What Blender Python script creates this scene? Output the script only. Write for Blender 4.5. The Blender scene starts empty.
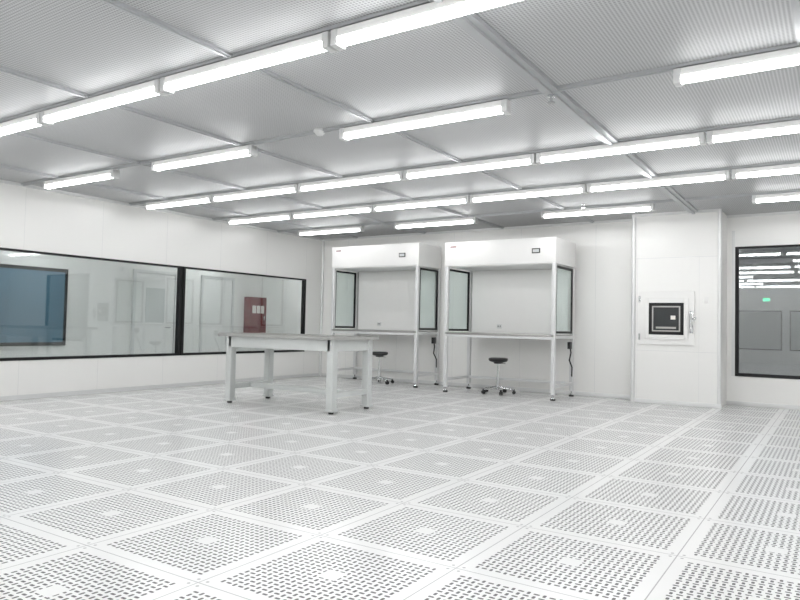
import bpy, bmesh, math
from mathutils import Vector, Matrix

sc=bpy.context.scene
# ---------------------------------------------------------------- dimensions
H=3.02; XL=-9.6; YB=11.6; YBOX=11.2; YR=11.9; XR=4.2; YF=-6.0
BX0,BX1=-2.80,-1.50
CELL=1.69
# ---------------------------------------------------------------- materials
def newmat(name,col,rough=.5,metal=0.,spec=.5,coat=0.):
    m=bpy.data.materials.new(name); m.use_nodes=True
    b=m.node_tree.nodes['Principled BSDF']
    b.inputs['Base Color'].default_value=(*col,1); b.inputs['Roughness'].default_value=rough
    b.inputs['Metallic'].default_value=metal
    b.inputs['Specular IOR Level'].default_value=spec
    b.inputs['Coat Weight'].default_value=coat
    return m
def mottled(name,c1,c2,rough,scale=3.,metal=0.,spec=.5,stretch=None):
    m=newmat(name,c1,rough,metal,spec); nt=m.node_tree; N=nt.nodes; L=nt.links
    b=N['Principled BSDF']
    tc=N.new('ShaderNodeTexCoord'); no=N.new('ShaderNodeTexNoise'); no.inputs['Scale'].default_value=scale
    no.inputs['Detail'].default_value=4
    if stretch:
        mp=N.new('ShaderNodeMapping'); mp.inputs['Scale'].default_value=stretch
        L.new(tc.outputs['Object'],mp.inputs[0]); L.new(mp.outputs[0],no.inputs['Vector'])
    else: L.new(tc.outputs['Object'],no.inputs['Vector'])
    mx=N.new('ShaderNodeMix'); mx.data_type='RGBA'
    mx.inputs[6].default_value=(*c1,1); mx.inputs[7].default_value=(*c2,1)
    L.new(no.outputs['Fac'],mx.inputs[0]); L.new(mx.outputs[2],b.inputs['Base Color'])
    return m
M_wall=mottled('wall_panel_enamel',(.865,.86,.84),(.89,.885,.865),.28,1.2)
M_trim=newmat('aluminium_trim',(.74,.745,.74),.35,.3)
M_white=mottled('white_powder_coat',(.845,.84,.825),(.87,.865,.85),.35,5)
M_post=mottled('frame_enamel',(.68,.685,.685),(.73,.735,.735),.35,5)
M_black=newmat('black_gasket',(.010,.010,.011),.5,0,.3)
M_blackpl=mottled('black_polyurethane',(.012,.012,.013),(.03,.03,.03),.45,20)
M_chrome=newmat('chrome',(.66,.67,.68),.15,1.)
M_steel=mottled('brushed_stainless',(.34,.33,.32),(.42,.41,.40),.28,10,.6,stretch=(1,30,1))
M_worktop=mottled('worktop_laminate',(.19,.185,.175),(.25,.245,.23),.38,6,0.,.35)
M_worktopedge=mottled('worktop_edge',(.38,.38,.365),(.44,.44,.425),.4,6)
M_tgrey=mottled('table_grey_enamel',(.60,.62,.61),(.66,.68,.67),.4,4)
M_winpanel=mottled('passage_window_panel',(.50,.52,.51),(.56,.58,.57),.2,3)
M_glassgrey=newmat('passbox_inner_glass',(.03,.034,.036),.06)
M_grid=newmat('ceiling_grid_aluminium',(.46,.47,.48),.4,.35)
M_red=mottled('red_enamel',(.15,.018,.022),(.19,.028,.03),.4,4)
M_labelrefl=newmat('label_reflection_white',(.85,.82,.78),.5)  # fire cabinet label, also the painted reflection on the pass box pane
M_blue=newmat('blue_tinted_pane',(.11,.21,.29),.12)
def emis(name,col,s):
    m=bpy.data.materials.new(name); m.use_nodes=True; nt=m.node_tree
    b=nt.nodes['Principled BSDF']; b.inputs['Base Color'].default_value=(*col,1)
    b.inputs['Emission Color'].default_value=(*col,1); b.inputs['Emission Strength'].default_value=s
    return m
M_lamp=emis('lamp_diffuser',(.99,.995,1.),13.5)
M_fill=emis('added_fill_glow',(.97,.99,1.),24)  # glow of the unseen lamps added to brighten the rooms behind glass
M_exit=emis('exit_sign_green',(.05,.9,.45),1.4)
def glass(name,tint,refl,rough=0.02):
    m=bpy.data.materials.new(name); m.use_nodes=True; nt=m.node_tree; N=nt.nodes; L=nt.links
    N.remove(N['Principled BSDF']); out=N['Material Output']
    t=N.new('ShaderNodeBsdfTransparent'); t.inputs[0].default_value=(*tint,1)
    g=N.new('ShaderNodeBsdfGlossy'); g.inputs['Roughness'].default_value=rough
    g.inputs[0].default_value=(.95,.97,.97,1)
    lw=N.new('ShaderNodeLayerWeight'); lw.inputs[0].default_value=.5
    pw=N.new('ShaderNodeMath'); pw.operation='POWER'; pw.inputs[1].default_value=5; L.new(lw.outputs['Facing'],pw.inputs[0])
    ad=N.new('ShaderNodeMath'); ad.operation='ADD'; ad.use_clamp=True; ad.inputs[1].default_value=refl
    L.new(pw.outputs[0],ad.inputs[0])
    mx=N.new('ShaderNodeMixShader'); L.new(ad.outputs[0],mx.inputs[0]); L.new(t.outputs[0],mx.inputs[1]); L.new(g.outputs[0],mx.inputs[2])
    L.new(mx.outputs[0],out.inputs['Surface'])
    return m
M_glass=glass('window_glass',(.90,.92,.92),.08)
M_glassR=glass('window_glass_coated',(.82,.84,.85),.14)
M_cabglass=glass('cabinet_side_glass',(.90,.94,.93),.03)

# floor : perforated raised-access tiles
TILE=.835; TX0=-3.62; TY0=2.48; NH=20
def floor_mat():
    m=newmat('perforated_floor_tile',(.8,.8,.8),.16,0,.5); nt=m.node_tree; N=nt.nodes; L=nt.links
    b=N['Principled BSDF']
    def mth(op,a,c=None,clamp=False):
        n=N.new('ShaderNodeMath'); n.operation=op; n.use_clamp=clamp
        for i,v in enumerate((a,c)):
            if v is None: continue
            if isinstance(v,(int,float)): n.inputs[i].default_value=v
            else: L.new(v,n.inputs[i])
        return n.outputs[0]
    g=N.new('ShaderNodeNewGeometry'); s=N.new('ShaderNodeSeparateXYZ'); L.new(g.outputs['Position'],s.inputs[0])
    u=mth('ADD',mth('DIVIDE',mth('SUBTRACT',s.outputs[0],TX0),TILE),100.5)
    v=mth('ADD',mth('DIVIDE',mth('SUBTRACT',s.outputs[1],TY0),TILE),100.5)
    pu=mth('SUBTRACT',mth('FRACT',u),.5); pv=mth('SUBTRACT',mth('FRACT',v),.5)
    au=mth('ABSOLUTE',pu); av=mth('ABSOLUTE',pv)
    mxa=mth('MAXIMUM',au,av)
    A=.43
    inside=mth('LESS_THAN',mxa,A)
    notc=mth('GREATER_THAN',mxa,.0625)
    k=NH/(2*A)
    hu=mth('SUBTRACT',mth('FRACT',mth('MULTIPLY',mth('ADD',pu,A),k)),.5)
    hv=mth('SUBTRACT',mth('FRACT',mth('MULTIPLY',mth('ADD',pv,A),k)),.5)
    iu=mth('FLOOR',mth('MULTIPLY',mth('ADD',pu,A),k)); iv=mth('FLOOR',mth('MULTIPLY',mth('ADD',pv,A),k))
    alt=mth('MODULO',mth('ADD',mth('ADD',iu,iv),200),2)
    def slot(a,c,wa,wc):
        x=mth('POWER',mth('DIVIDE',mth('ABSOLUTE',a),wa),4); y=mth('POWER',mth('DIVIDE',mth('ABSOLUTE',c),wc),4)
        return mth('LESS_THAN',mth('ADD',x,y),1.)
    s1=slot(hu,hv,.39,.20); s2=slot(hu,hv,.20,.39)
    mixs=mth('ADD',mth('MULTIPLY',s1,alt),mth('MULTIPLY',s2,mth('SUBTRACT',1,alt)))
    hole=mth('MULTIPLY',mth('MULTIPLY',inside,notc),mixs)
    seam=mth('GREATER_THAN',mxa,.4965)
    cu=mth('SUBTRACT',.466,au); cv=mth('SUBTRACT',.466,av)
    d=mth('SQRT',mth('ADD',mth('MULTIPLY',cu,cu),mth('MULTIPLY',cv,cv)))
    screw=mth('LESS_THAN',d,.010)
    no=N.new('ShaderNodeTexNoise'); no.inputs['Scale'].default_value=1.3; L.new(g.outputs['Position'],no.inputs['Vector'])
    mb=N.new('ShaderNodeMix'); mb.data_type='RGBA'; mb.inputs[6].default_value=(.91,.91,.90,1); mb.inputs[7].default_value=(.95,.95,.94,1); L.new(no.outputs['Fac'],mb.inputs[0])
    m1=N.new('ShaderNodeMix'); m1.data_type='RGBA'; m1.inputs[7].default_value=(.55,.55,.55,1); L.new(mb.outputs[2],m1.inputs[6])
    L.new(mth('MAXIMUM',seam,screw),m1.inputs[0])
    m2=N.new('ShaderNodeMix'); m2.data_type='RGBA'; m2.inputs[7].default_value=(.17,.17,.17,1); L.new(m1.outputs[2],m2.inputs[6]); L.new(hole,m2.inputs[0])
    L.new(m2.outputs[2],b.inputs['Base Color'])
    L.new(mth('ADD',mth('MULTIPLY',hole,.5),.19),b.inputs['Roughness'])
    L.new(mth('SUBTRACT',.5,mth('MULTIPLY',hole,.35)),b.inputs['Specular IOR Level'])
    return m
M_floor=floor_mat()
def ceil_mat():
    m=newmat('ceiling_perforated_panel',(.5,.5,.5),.5,.0,.4); nt=m.node_tree; N=nt.nodes; L=nt.links
    b=N['Principled BSDF']
    g=N.new('ShaderNodeNewGeometry')
    w=N.new('ShaderNodeTexVoronoi'); w.feature='F1'; w.inputs['Scale'].default_value=42.; w.inputs['Randomness'].default_value=0.
    L.new(g.outputs['Position'],w.inputs['Vector'])
    r=N.new('ShaderNodeValToRGB'); r.color_ramp.elements[0].position=.32; r.color_ramp.elements[0].color=(.29,.295,.30,1)
    r.color_ramp.elements[1].position=.42; r.color_ramp.elements[1].color=(.54,.545,.55,1)
    L.new(w.outputs['Distance'],r.inputs[0]); L.new(r.outputs[0],b.inputs['Base Color'])
    return m
M_ceil=ceil_mat()

# ---------------------------------------------------------------- mesh builder
class B:
    def __init__(s,name): s.name=name; s.bm=bmesh.new(); s.mats=[]
    def mi(s,m):
        if m not in s.mats: s.mats.append(m)
        return s.mats.index(m)
    def box(s,x0,x1,y0,y1,z0,z1,m,bev=0.,mat=None):
        t=bmesh.new(); bmesh.ops.create_cube(t,size=1)
        bmesh.ops.scale(t,vec=(x1-x0,y1-y0,z1-z0),verts=t.verts)
        bmesh.ops.translate(t,vec=((x0+x1)/2,(y0+y1)/2,(z0+z1)/2),verts=t.verts)
        if bev>0: bmesh.ops.bevel(t,geom=t.edges[:]+t.verts[:],offset=bev,segments=2,affect='EDGES',profile=.6)
        s.add(t,m,mat,bev>0)
    def cyl(s,p0,p1,r,m,r2=None,n=16,smooth=True):
        p0=Vector(p0);p1=Vector(p1); d=p1-p0
        t=bmesh.new(); bmesh.ops.create_cone(t,cap_ends=True,segments=n,radius1=r,radius2=r if r2 is None else r2,depth=d.length)
        q=Vector((0,0,1)).rotation_difference(d.normalized()).to_matrix().to_4x4()
        s.add(t,m,Matrix.Translation((p0+p1)/2)@q,smooth)
    def sphere(s,c,r,m,sc_=(1,1,1)):
        t=bmesh.new(); bmesh.ops.create_uvsphere(t,u_segments=20,v_segments=12,radius=r)
        s.add(t,m,Matrix.Translation(c)@Matrix.Diagonal((*sc_,1)),True)
    def tube(s,pts,r,m,n=8):
        for a,b in zip(pts[:-1],pts[1:]):
            s.cyl(a,b,r,m,n=n); s.sphere(b,r,m)
    def lathe(s,prof,c,m,n=28):
        t=bmesh.new(); rings=[]
        for (r,z) in prof:
            rings.append([t.verts.new((r*math.cos(2*math.pi*i/n),r*math.sin(2*math.pi*i/n),z)) for i in range(n)])
        for a,b in zip(rings[:-1],rings[1:]):
            for i in range(n): t.faces.new((a[i],a[(i+1)%n],b[(i+1)%n],b[i]))
        t.faces.new(list(reversed(rings[0]))); t.faces.new(rings[-1])
        s.add(t,m,Matrix.Translation(c),True)
    def add(s,t,m,mat=None,smooth=False):
        if mat is not None: bmesh.ops.transform(t,matrix=mat,verts=t.verts)
        bmesh.ops.recalc_face_normals(t,faces=t.faces)
        k=s.mi(m)
        for f in t.faces: f.material_index=k; f.smooth=smooth
        me=bpy.data.meshes.new('tmp'); t.to_mesh(me); t.free()
        s.bm.from_mesh(me); bpy.data.meshes.remove(me)
    def done(s,loc=(0,0,0),rot=0):
        me=bpy.data.meshes.new(s.name); s.bm.to_mesh(me); s.bm.free()
        for m in s.mats: me.materials.append(m)
        try: me.set_sharp_from_angle(angle=math.radians(35))
        except Exception: pass
        o=bpy.data.objects.new(s.name,me); sc.collection.objects.link(o)
        o.location=loc; o.rotation_euler=(0,0,rot); return o

# ---------------------------------------------------------------- room shell
b=B('floor'); b.box(XL-.12,XR+.12,YF-.12,YR+.12,-.1,0,M_floor); b.done()
b=B('ceiling'); b.box(XL-.12,XR+.12,YF-.12,YR+.12,H,H+.1,M_ceil); b.done()
WZ0,WZ1=.545,2.095; WY0,WYM,WY1=3.85,7.80,11.05
T=.12
b=B('wall_left')
b.box(XL-T,XL,YF,YB+T,0,WZ0,M_wall); b.box(XL-T,XL,YF,YB+T,WZ1,H,M_wall)
b.box(XL-T,XL,YF,WY0,WZ0,WZ1,M_wall); b.box(XL-T,XL,WY1,YB+T,WZ0,WZ1,M_wall)
y=WY0-1.2*8
while y<YB:
    for (z0,z1) in ((.07,WZ0-.0),(WZ1,H-.06)):
        b.box(XL,XL+.0015,y-.002,y+.002,z0,z1,M_trim)
    y+=1.2
b.done()
b=B('wall_back')
b.box(XL,BX0+.02,YB,YB+T,0,H,M_wall)
for x in (-8.9,-7.6,-6.3,-4.9,-3.52): b.box(x-.003,x+.003,YB-.0015,YB,.07,H-.05,M_trim)
b.done()
b=B('wall_chase')
b.box(BX0,BX1,YBOX,YR+.05,0,H,M_wall,.012)
b.box(BX0+.02,BX1-.02,YBOX-.002,YBOX,2.30,2.308,M_trim)
b.box(BX0+.02,BX1-.02,YBOX-.002,YBOX,.83,.836,M_trim)
b.box(-2.72,-2.716,YBOX-.002,YBOX,.07,2.30,M_trim)
b.box(-1.80,-1.796,YBOX-.002,YBOX,.07,2.30,M_trim)
b.done()
b=B('wall_back_right')
RX0,RX1,RZ0,RZ1=-1.38,1.9,.46,2.51
b.box(BX1,XR,YR,YR+T,0,RZ0,M_wall); b.box(BX1,XR,YR,YR+T,RZ1,H,M_wall)
b.box(BX1,RX0,YR,YR+T,RZ0,RZ1,M_wall); b.box(RX1,XR,YR,YR+T,RZ0,RZ1,M_wall)
b.done()
b=B('wall_right'); b.box(XR,XR+T,YF,YR+.1,0,H,M_wall); b.done()
b=B('wall_rear'); b.box(XL-.1,XR+.1,YF-T,YF,0,H,M_wall); b.done()
b=B('trim_1'); b.cyl((BX0+.02,YBOX+.0,0.0),(BX0+.02,YBOX+.0,H),.035,M_trim,n=20); b.done()
b=B('trim_2'); b.cyl((BX1-.015,YBOX+.015,0),(BX1-.015,YBOX+.015,H),.03,M_trim,n=20); b.done()
b=B('trim_3')
c=.04
b.box(XL,XL+c,YF,YB,H-c,H,M_trim); b.box(XL,BX0,YB-c,YB,H-c,H,M_trim)
b.box(BX0,BX1,YBOX-c,YBOX,H-c,H,M_trim); b.box(BX1,XR,YR-c,YR,H-c,H,M_trim); b.box(XR-c,XR,YF,YR,H-c,H,M_trim)
b.cyl((XL+.02,YB-.02,0),(XL+.02,YB-.02,H),.03,M_trim)
b.done()
for nm,bx in (('baseboard_left',(XL,XL+.02,YF,YB)),('baseboard_back',(XL,BX0,YB-.02,YB)),('baseboard_chase',(BX0,BX1+.02,YBOX-.02,YBOX)),('baseboard_right',(BX1,XR,YR-.02,YR))):
    b=B(nm); b.box(*bx,0,.065,M_trim,.004); b.done()

# windows
def window_x(name,y0,y1,z0,z1,gl):
    b=B(name); f=.05
    b.box(XL-.07,XL+.012,y0,y0+f,z0,z1,M_black); b.box(XL-.07,XL+.012,y1-f,y1,z0,z1,M_black)
    b.box(XL-.07,XL+.012,y0+f,y1-f,z0,z0+f*.8,M_black); b.box(XL-.07,XL+.012,y0+f,y1-f,z1-f*.6,z1,M_black)
    b.box(XL-.03,XL-.024,y0+f,y1-f,z0+f*.8,z1-f*.6,gl)
    b.done()
window_x('window_1',WY0,WYM-.01,WZ0,WZ1,M_glass)
window_x('window_2',WYM+.01,WY1,WZ0,WZ1,M_glass)
b=B('window_3'); f=.05
b.box(RX0,RX0+f,YR-.012,YR+.07,RZ0,RZ1,M_black); b.box(RX1-f,RX1,YR-.012,YR+.07,RZ0,RZ1,M_black)
b.box(RX0+f,RX1-f,YR-.012,YR+.07,RZ0,RZ0+f,M_black); b.box(RX0+f,RX1-f,YR-.012,YR+.07,RZ1-f*.6,RZ1,M_black)
b.box(RX0+f,RX1-f,YR+.024,YR+.03,RZ0+f,RZ1-f*.6,M_glassR)
b.done()
b=B('trim_4')
b.box(RX0-.05,RX0-.0,YR-.008,YR,RZ0,H-.25,M_trim)
b.done()

# ---------------------------------------------------------------- corridor beyond left windows
CX=-11.7
b=B('floor_corridor'); b.box(CX-.1,XL-T,0,16,-.1,0,M_floor); b.done()
b=B('ceiling_corridor'); b.box(CX-.1,XL-T,0,16,2.905,3.0,M_wall); b.done()
b=B('wall_corridor'); b.box(CX-.1,CX-.003,0,16,0,2.9,M_wall); b.done()
b=B('wall_corridor_end'); b.box(CX,XL-T,16,16.1,0,2.9,M_wall); b.done()
b=B('wall_corridor_front'); b.box(CX,XL-T,-.1,0,0,2.9,M_wall); b.done()
b=B('wall_corridor_inner'); b.box(XL-T,XL,YB+T,16,0,2.9,M_wall); b.done()
b=B('window_4')
b.box(CX,CX+.03,4.0,6.95,.66,2.03,M_black); b.box(CX+.03,CX+.036,4.06,6.89,.72,1.97,M_blue)
b.done()
b=B('door_1')
b.box(CX,CX+.04,8.3,8.36,0,2.15,M_trim); b.box(CX,CX+.04,9.3,9.36,0,2.15,M_trim); b.box(CX,CX+.04,8.36,9.3,2.09,2.15,M_trim)
b.box(CX,CX+.025,8.37,9.29,.01,2.08,M_white); b.box(CX+.025,CX+.03,8.6,9.05,1.1,1.8,M_tgrey)
b.cyl((CX+.06,9.18,1.0),(CX+.06,9.06,1.0),.012,M_chrome); b.cyl((CX+.02,9.18,1.0),(CX+.06,9.18,1.0),.012,M_chrome)
b.done()
b=B('door_2')
b.box(CX,CX+.04,10.0,10.05,0,2.15,M_trim); b.box(CX,CX+.04,10.9,10.95,0,2.15,M_trim); b.box(CX,CX+.04,10.05,10.9,2.09,2.15,M_trim)
b.box(CX,CX+.025,10.06,10.89,.01,2.08,M_white)
b.done()
b=B('fire_hydrant_cabinet')
b.box(CX,CX+.18,11.3,11.86,.90,1.74,M_red,.01); b.box(CX+.18,CX+.186,11.35,11.81,.95,1.69,M_red,.002)
b.box(CX+.186,CX+.19,11.39,11.77,1.36,1.54,M_labelrefl)
for i in range(2): b.box(CX+.19,CX+.192,11.51+i*.13,11.53+i*.13,1.36,1.54,M_red)
b.box(CX+.186,CX+.2,11.76,11.79,1.2,1.3,M_chrome)
b.done()
for yy in (2.5,6.2,9.9,13.6):
    b=B('corridor_fill_light'); b.box(-10.9,-10.7,yy-.6,yy+.6,2.86,2.9,M_white); b.box(-10.88,-10.72,yy-.58,yy+.58,2.845,2.86,M_fill); b.done()  # added lamps out of view, brighten the corridor behind the windows

# adjoining room behind the right window
b=B('floor_adjoining'); b.box(-2.6,4.6,YR+T,18,-.1,0,M_floor); b.done()
b=B('ceiling_adjoining'); b.box(-2.6,4.6,YR+T,18,2.9,3.,M_ceil)
for xx in (-1.,2.5):
    b.box(xx-.6,xx+.6,14.5,14.6,2.85,2.9,M_white); b.box(xx-.58,xx+.58,14.51,14.59,2.835,2.85,M_fill)  # added lamps out of view, lift the brightness of this room
b.done()
b=B('wall_adjoining_back'); b.box(-2.6,4.6,18,18.1,0,2.9,M_wall); b.done()
b=B('wall_adjoining_left'); b.box(-2.7,-2.6,YR+T,18,0,2.9,M_wall); b.done()
b=B('wall_adjoining_right'); b.box(4.6,4.7,YR+T,18,0,2.9,M_wall); b.done()
b=B('window_5'); b.box(-2.15,-1.1,17.97,18,.75,1.68,M_black); b.box(-2.12,-1.13,17.96,17.97,.78,1.65,M_winpanel); b.done()
b=B('window_6'); b.box(-.95,1.1,17.97,18,.75,1.68,M_black); b.box(-.92,1.07,17.96,17.97,.78,1.65,M_winpanel); b.done()
b=B('exit_sign'); b.box(-1.51,-1.33,17.93,18,1.88,1.98,M_white,.005); b.box(-1.49,-1.35,17.922,17.93,1.892,1.968,M_exit); b.done()

# ---------------------------------------------------------------- ceiling grid
ROWS=[3.28+1.71*k for k in range(-5,5)]
b=B('ceiling_grid')
for r in ROWS:
    b.box(XL,XR,r-.035,r+.035,H-.022,H,M_grid); b.box(XL,XR,r-.012,r+.012,H-.034,H-.022,M_grid)
x=-1.88-4*CELL
while x<XR:
    if abs(x+1.88)<.01:
        b.box(x-.065,x+.065,YF,YB if x<BX0 else YBOX,H-.03,H,M_grid); b.box(x-.02,x+.02,YF,YBOX,H-.05,H-.03,M_grid)
    else:
        b.box(x-.03,x+.03,YF,YB if x<BX0 else YR,H-.02,H,M_grid); b.box(x-.01,x+.01,YF,YB if x<BX0 else YR,H-.032,H-.02,M_grid)
    x+=CELL
b.done()
# ---------------------------------------------------------------- lamps
def lamp_mesh(L):
    b=B('fluorescent_batten')
    b.box(0.0,L,-.042,.042,-.055,0,M_white,.004)
    t=bmesh.new(); n=10; prof=[(.044*math.cos(a),-.055-.044*math.sin(a)) for a in [math.pi*i/n for i in range(n+1)]]
    e=.05
    A=[t.verts.new((e,p,q)) for p,q in prof]; C=[t.verts.new((L-e,p,q)) for p,q in prof]
    for i in range(n): t.faces.new((A[i],A[i+1],C[i+1],C[i]))
    t.faces.new(A); t.faces.new(C); t.faces.new((A[0],C[0],C[-1],A[-1]))
    b.add(t,M_lamp,None,True)
    b.box(0,e,-.050,.050,-.104,0,M_trim,.008); b.box(L-e,L,-.050,.050,-.104,0,M_trim,.008)
    o=b.done(); me=o.data; bpy.data.objects.remove(o); return me
cache={}
def lamp(x0,x1,y):
    L=round(x1-x0,3)
    if L not in cache: cache[L]=lamp_mesh(L)
    o=bpy.data.objects.new('fluorescent_batten_light',cache[L]); sc.collection.objects.link(o)
    o.location=(x0,y,H-.034)
for k,r in zip(range(-5,5),ROWS):
    if k in (1,4,-2,-4):
        for x0,L_ in ((-8.99,1.56),(-6.70,1.62),(-3.93,1.70),(-.97,1.7),(2.0,1.7)): lamp(x0,x0+L_,r)
    else:
        P=1.65; x1=-1.02-P*5
        for i in range(8):
            a=x1+P*i+.01; c2=a+P-.02
            if i==0: a+=.12
            if c2<XR: lamp(a,c2,r)

b=B('smoke_detector'); b.lathe([(.06,0),(.062,-.02),(.05,-.03),(.03,-.055),(.012,-.06)],(-4.2,4.98,H),M_trim); b.done()
def sprink(x,y,z):
    b=B('ceiling_sprinkler'); b.lathe([(.03,0),(.03,-.01),(.012,-.015),(.012,-.05),(.028,-.055),(.028,-.06)],(x,y,z),M_chrome); b.done()
sprink(-1.88,5.0,H-.05); sprink(-3.2,9.9,H)

# ---------------------------------------------------------------- pass box
b=B('pass_through_box'); y=YBOX-.003
b.box(-2.69,-1.86,y-.03,y,.93,1.77,M_white,.006)
for (x0,x1,z0,z1) in ((-2.60,-2.53,1.02,1.66),(-2.01,-1.94,1.02,1.66),(-2.53,-2.01,1.59,1.66),(-2.53,-2.01,1.02,1.09)):
    b.box(x0,x1,y-.05,y-.03,z0,z1,M_white,.006)
b.box(-2.53,-2.01,y-.045,y-.03,1.09,1.59,M_black,.004)
b.box(-2.48,-2.06,y-.047,y-.045,1.14,1.54,M_steel)
b.box(-2.46,-2.08,y-.05,y-.047,1.16,1.52,M_glassgrey)
b.box(-2.20,-2.13,y-.052,y-.05,1.33,1.39,M_labelrefl)  # pale square painted as a reflection in the dark pane
b.box(-2.42,-2.12,y-.052,y-.05,1.185,1.215,M_steel)
b.cyl((-1.90,y-.03,1.34),(-1.90,y-.09,1.34),.014,M_chrome); b.cyl((-1.90,y-.09,1.42),(-1.90,y-.09,1.20),.016,M_chrome)
b.cyl((-1.90,y-.09,1.34),(-1.82,y-.09,1.36),.014,M_chrome)
b.box(-1.925,-1.875,y-.045,y-.03,1.12,1.46,M_chrome,.004)
for z in (1.05,1.65): b.cyl((-2.675,y-.035,z-.05),(-2.675,y-.035,z+.05),.014,M_chrome)
b.done()
b=B('indicator_switch'); b.box(-1.72,-1.66,YBOX-.02,YBOX-.002,1.58,1.68,M_white,.004); b.done()

# ---------------------------------------------------------------- laminar flow cabinets
def cabinet(x0,x1,y0,y1,disp,ZT,ZH):
    b=B('laminar_flow_cabinet'); W=x1-x0; D=y1-y0; p=.06
    ZW,ZR=1.03,.20
    for (x,y) in ((0,0),(W-p,0),(0,D-p),(W-p,D-p)):
        b.box(x,x+p,y,y+p,.09,ZH,M_post,.004)
        cx,cy=x+p/2,y+p/2
        b.cyl((cx,cy,.05),(cx,cy,.09),.014,M_chrome); b.cyl((cx,cy,0),(cx,cy,.03),.042,M_blackpl); b.cyl((cx,cy,.03),(cx,cy,.055),.042,M_chrome,r2=.02)
    b.box(-.005,W+.005,-.005,D,ZH,ZT,M_white,.006)
    b.box(.06,W-.06,.06,D-.06,ZH-.012,ZH,M_trim)
    b.box(-.007,W+.007,-.009,-.004,ZH+.015,ZH+.023,M_trim)
    b.box(p+.03,W-p-.03,D-.05,D-.035,ZW+.02,ZH,M_white)
    for z in (ZW-.045,ZR):
        b.box(0,p*.8,p,D-p,z,z+.045,M_post,.003); b.box(W-p*.8,W,p,D-p,z,z+.045,M_post,.003)
    b.box(p,W-p,D-p,D-.015,ZR,ZR+.045,M_post,.003)
    b.box(p,W-p,.005,p*.8,ZW-.06,ZW-.02,M_post,.003)
    b.box(p*.3,W-p*.3,.0,D-.06,ZW-.018,ZW+.02,M_steel,.004)
    for xs in (.012,W-.032):
        y0g,y1g,z0,z1=p+.005,D-p-.005,ZW+.04,ZH-.03; f=.045
        b.box(xs,xs+.02,y0g,y0g+f,z0,z1,M_black); b.box(xs,xs+.02,y1g-f,y1g,z0,z1,M_black)
        b.box(xs,xs+.02,y0g+f,y1g-f,z0,z0+f*.8,M_black); b.box(xs,xs+.02,y0g+f,y1g-f,z1-f*.8,z1,M_black)
        b.box(xs+.007,xs+.013,y0g+f,y1g-f,z0+f*.8,z1-f*.8,M_cabglass)
    b.box(disp,disp+.14,-.018,-.004,ZH+.17,ZH+.25,M_black,.003); b.box(disp+.015,disp+.125,-.021,-.018,ZH+.185,ZH+.235,M_tgrey)
    b.box(.1,.22,-.008,-.004,ZT-.09,ZT-.07,M_red)
    for xx in (.60,): b.box(xx,xx+.10,D-.065,D-.05,ZW+.10,ZW+.18,M_post,.004)
    for xx in (.62,.66): b.box(xx,xx+.015,D-.068,D-.065,ZW+.125,ZW+.155,M_blackpl)
    b.box(W-.03,W+.02,D-.26,D-.16,ZW-.22,ZW-.10,M_blackpl,.006)
    b.tube([(W,D-.2,ZW-.2),(W+.02,D-.22,.75),(W-.02,D-.18,.62),(W+.0,D-.1,.5),(W-.01,D-.08,.35)],.012,M_blackpl)
    b.done((x0,y0,0))
cabinet(-5.82,-3.80,10.40,11.35,1.62,2.62,2.20)
cabinet(-8.62,-6.57,10.72,11.56,1.62,2.70,2.27)

# ---------------------------------------------------------------- stools
def stool(x,y,zs,rot):
    b=B('lab_stool')
    b.lathe([(.10,zs-.075),(.155,zs-.06),(.17,zs-.03),(.165,zs-.008),(.13,zs)],(0,0,0),M_blackpl)
    b.cyl((0,0,.24),(0,0,zs-.07),.016,M_chrome); b.cyl((0,0,.08),(0,0,.30),.026,M_chrome)
    b.cyl((0,0,zs-.10),(0,0,zs-.07),.07,M_blackpl,r2=.09)
    b.cyl((0,0,zs-.09),(.14,.0,zs-.10),.006,M_chrome)
    b.cyl((0,0,.07),(0,0,.14),.038,M_chrome)
    for i in range(5):
        a=rot+i*math.tau/5; c,s=math.cos(a),math.sin(a)
        b.cyl((.02*c,.02*s,.115),(.28*c,.28*s,.075),.022,M_chrome,r2=.014)
        b.cyl((.28*c,.28*s,.05),(.28*c,.28*s,.085),.014,M_blackpl)
        for q in (-.016,.016):
            cx,cy=.28*c-s*q,.28*s+c*q
            b.cyl((cx-s*q*.6,cy+c*q*.6,.030),(cx+s*q*.6,cy-c*q*.6,.030),.030,M_blackpl)
    b.done((x,y,0))
stool(-4.98,10.85,.62,.3)
stool(-7.60,11.0,.62,.9)

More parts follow.
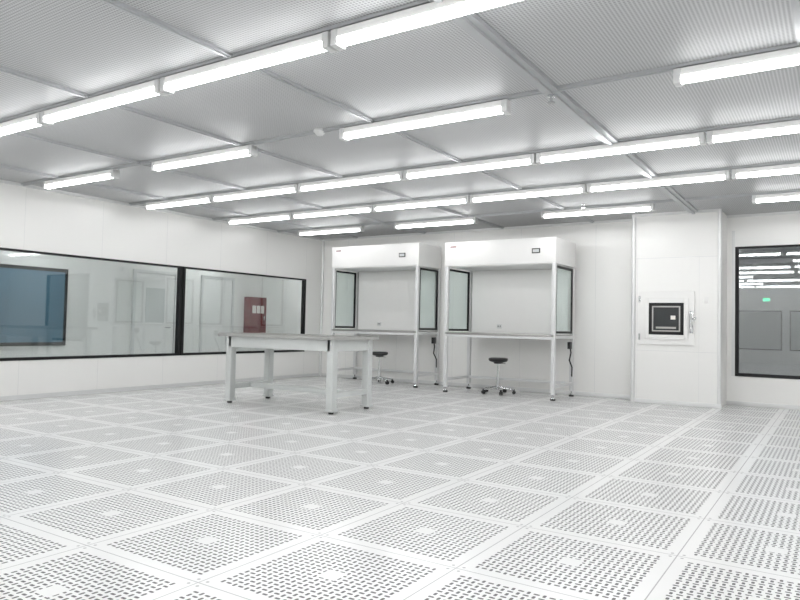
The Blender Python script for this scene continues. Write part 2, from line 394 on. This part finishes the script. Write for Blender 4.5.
# ---------------------------------------------------------------- work table
def table(x0,x1,y0,y1):
    b=B('heavy_duty_workbench'); W=x1-x0; D=y1-y0; ZT=.985; p=.10
    b.box(-.10,W+.06,-.07,D+.06,ZT-.04,ZT,M_worktopedge,.005)
    b.box(-.092,W+.052,-.062,D+.052,ZT,ZT+.004,M_worktop)
    for (x,y) in ((0,0),(W-p,0),(0,D-p),(W-p,D-p)):
        b.box(x,x+p,y,y+p,.05,ZT-.04,M_tgrey,.006)
        b.box(x-.015,x+p+.015,y-.01,y+p+.01,.03,.055,M_tgrey,.004)
        b.cyl((x+p/2,y+p/2,0),(x+p/2,y+p/2,.04),.035,M_blackpl)
    b.box(p*.5,W-p*.5,.0,.03,ZT-.19,ZT-.04,M_tgrey,.004); b.box(p*.5,W-p*.5,D-.03,D,ZT-.19,ZT-.04,M_tgrey,.004)
    for x in (.01,W-.05): b.box(x,x+.04,p,D-p,ZT-.19,ZT-.04,M_tgrey,.004)
    for x in (.015,W-p+.015): b.box(x,x+.07,p,D-p,.20,.27,M_tgrey,.004)
    b.box(p,W-p,D/2-.04,D/2+.04,.20,.27,M_tgrey,.004)
    b.done((x0,y0,0))
table(-7.32,-5.38,6.75,7.62)

# ---------------------------------------------------------------- world + camera
w=bpy.data.worlds.new('world'); sc.world=w; w.use_nodes=True
w.node_tree.nodes['Background'].inputs[0].default_value=(.9,.95,1,1); w.node_tree.nodes['Background'].inputs[1].default_value=.3
cam=bpy.data.cameras.new('camera'); co=bpy.data.objects.new('camera',cam); sc.collection.objects.link(co)
yaw,pit,roll=math.radians(33.01),math.radians(2.14),math.radians(1.22)
f=Vector((-math.sin(yaw)*math.cos(pit),math.cos(yaw)*math.cos(pit),math.sin(pit)))
r=Vector((math.cos(yaw),math.sin(yaw),0)); u=r.cross(f)
r2=math.cos(roll)*r+math.sin(roll)*u; u2=-math.sin(roll)*r+math.cos(roll)*u
m=Matrix((r2,u2,-f)).transposed().to_4x4(); m.translation=Vector((0,0,1.15)); co.matrix_world=m
cam.sensor_width=36; cam.lens=36*675.9/800; cam.clip_end=100
sc.camera=co
sc.view_settings.view_transform='Standard'; sc.view_settings.exposure=0.2
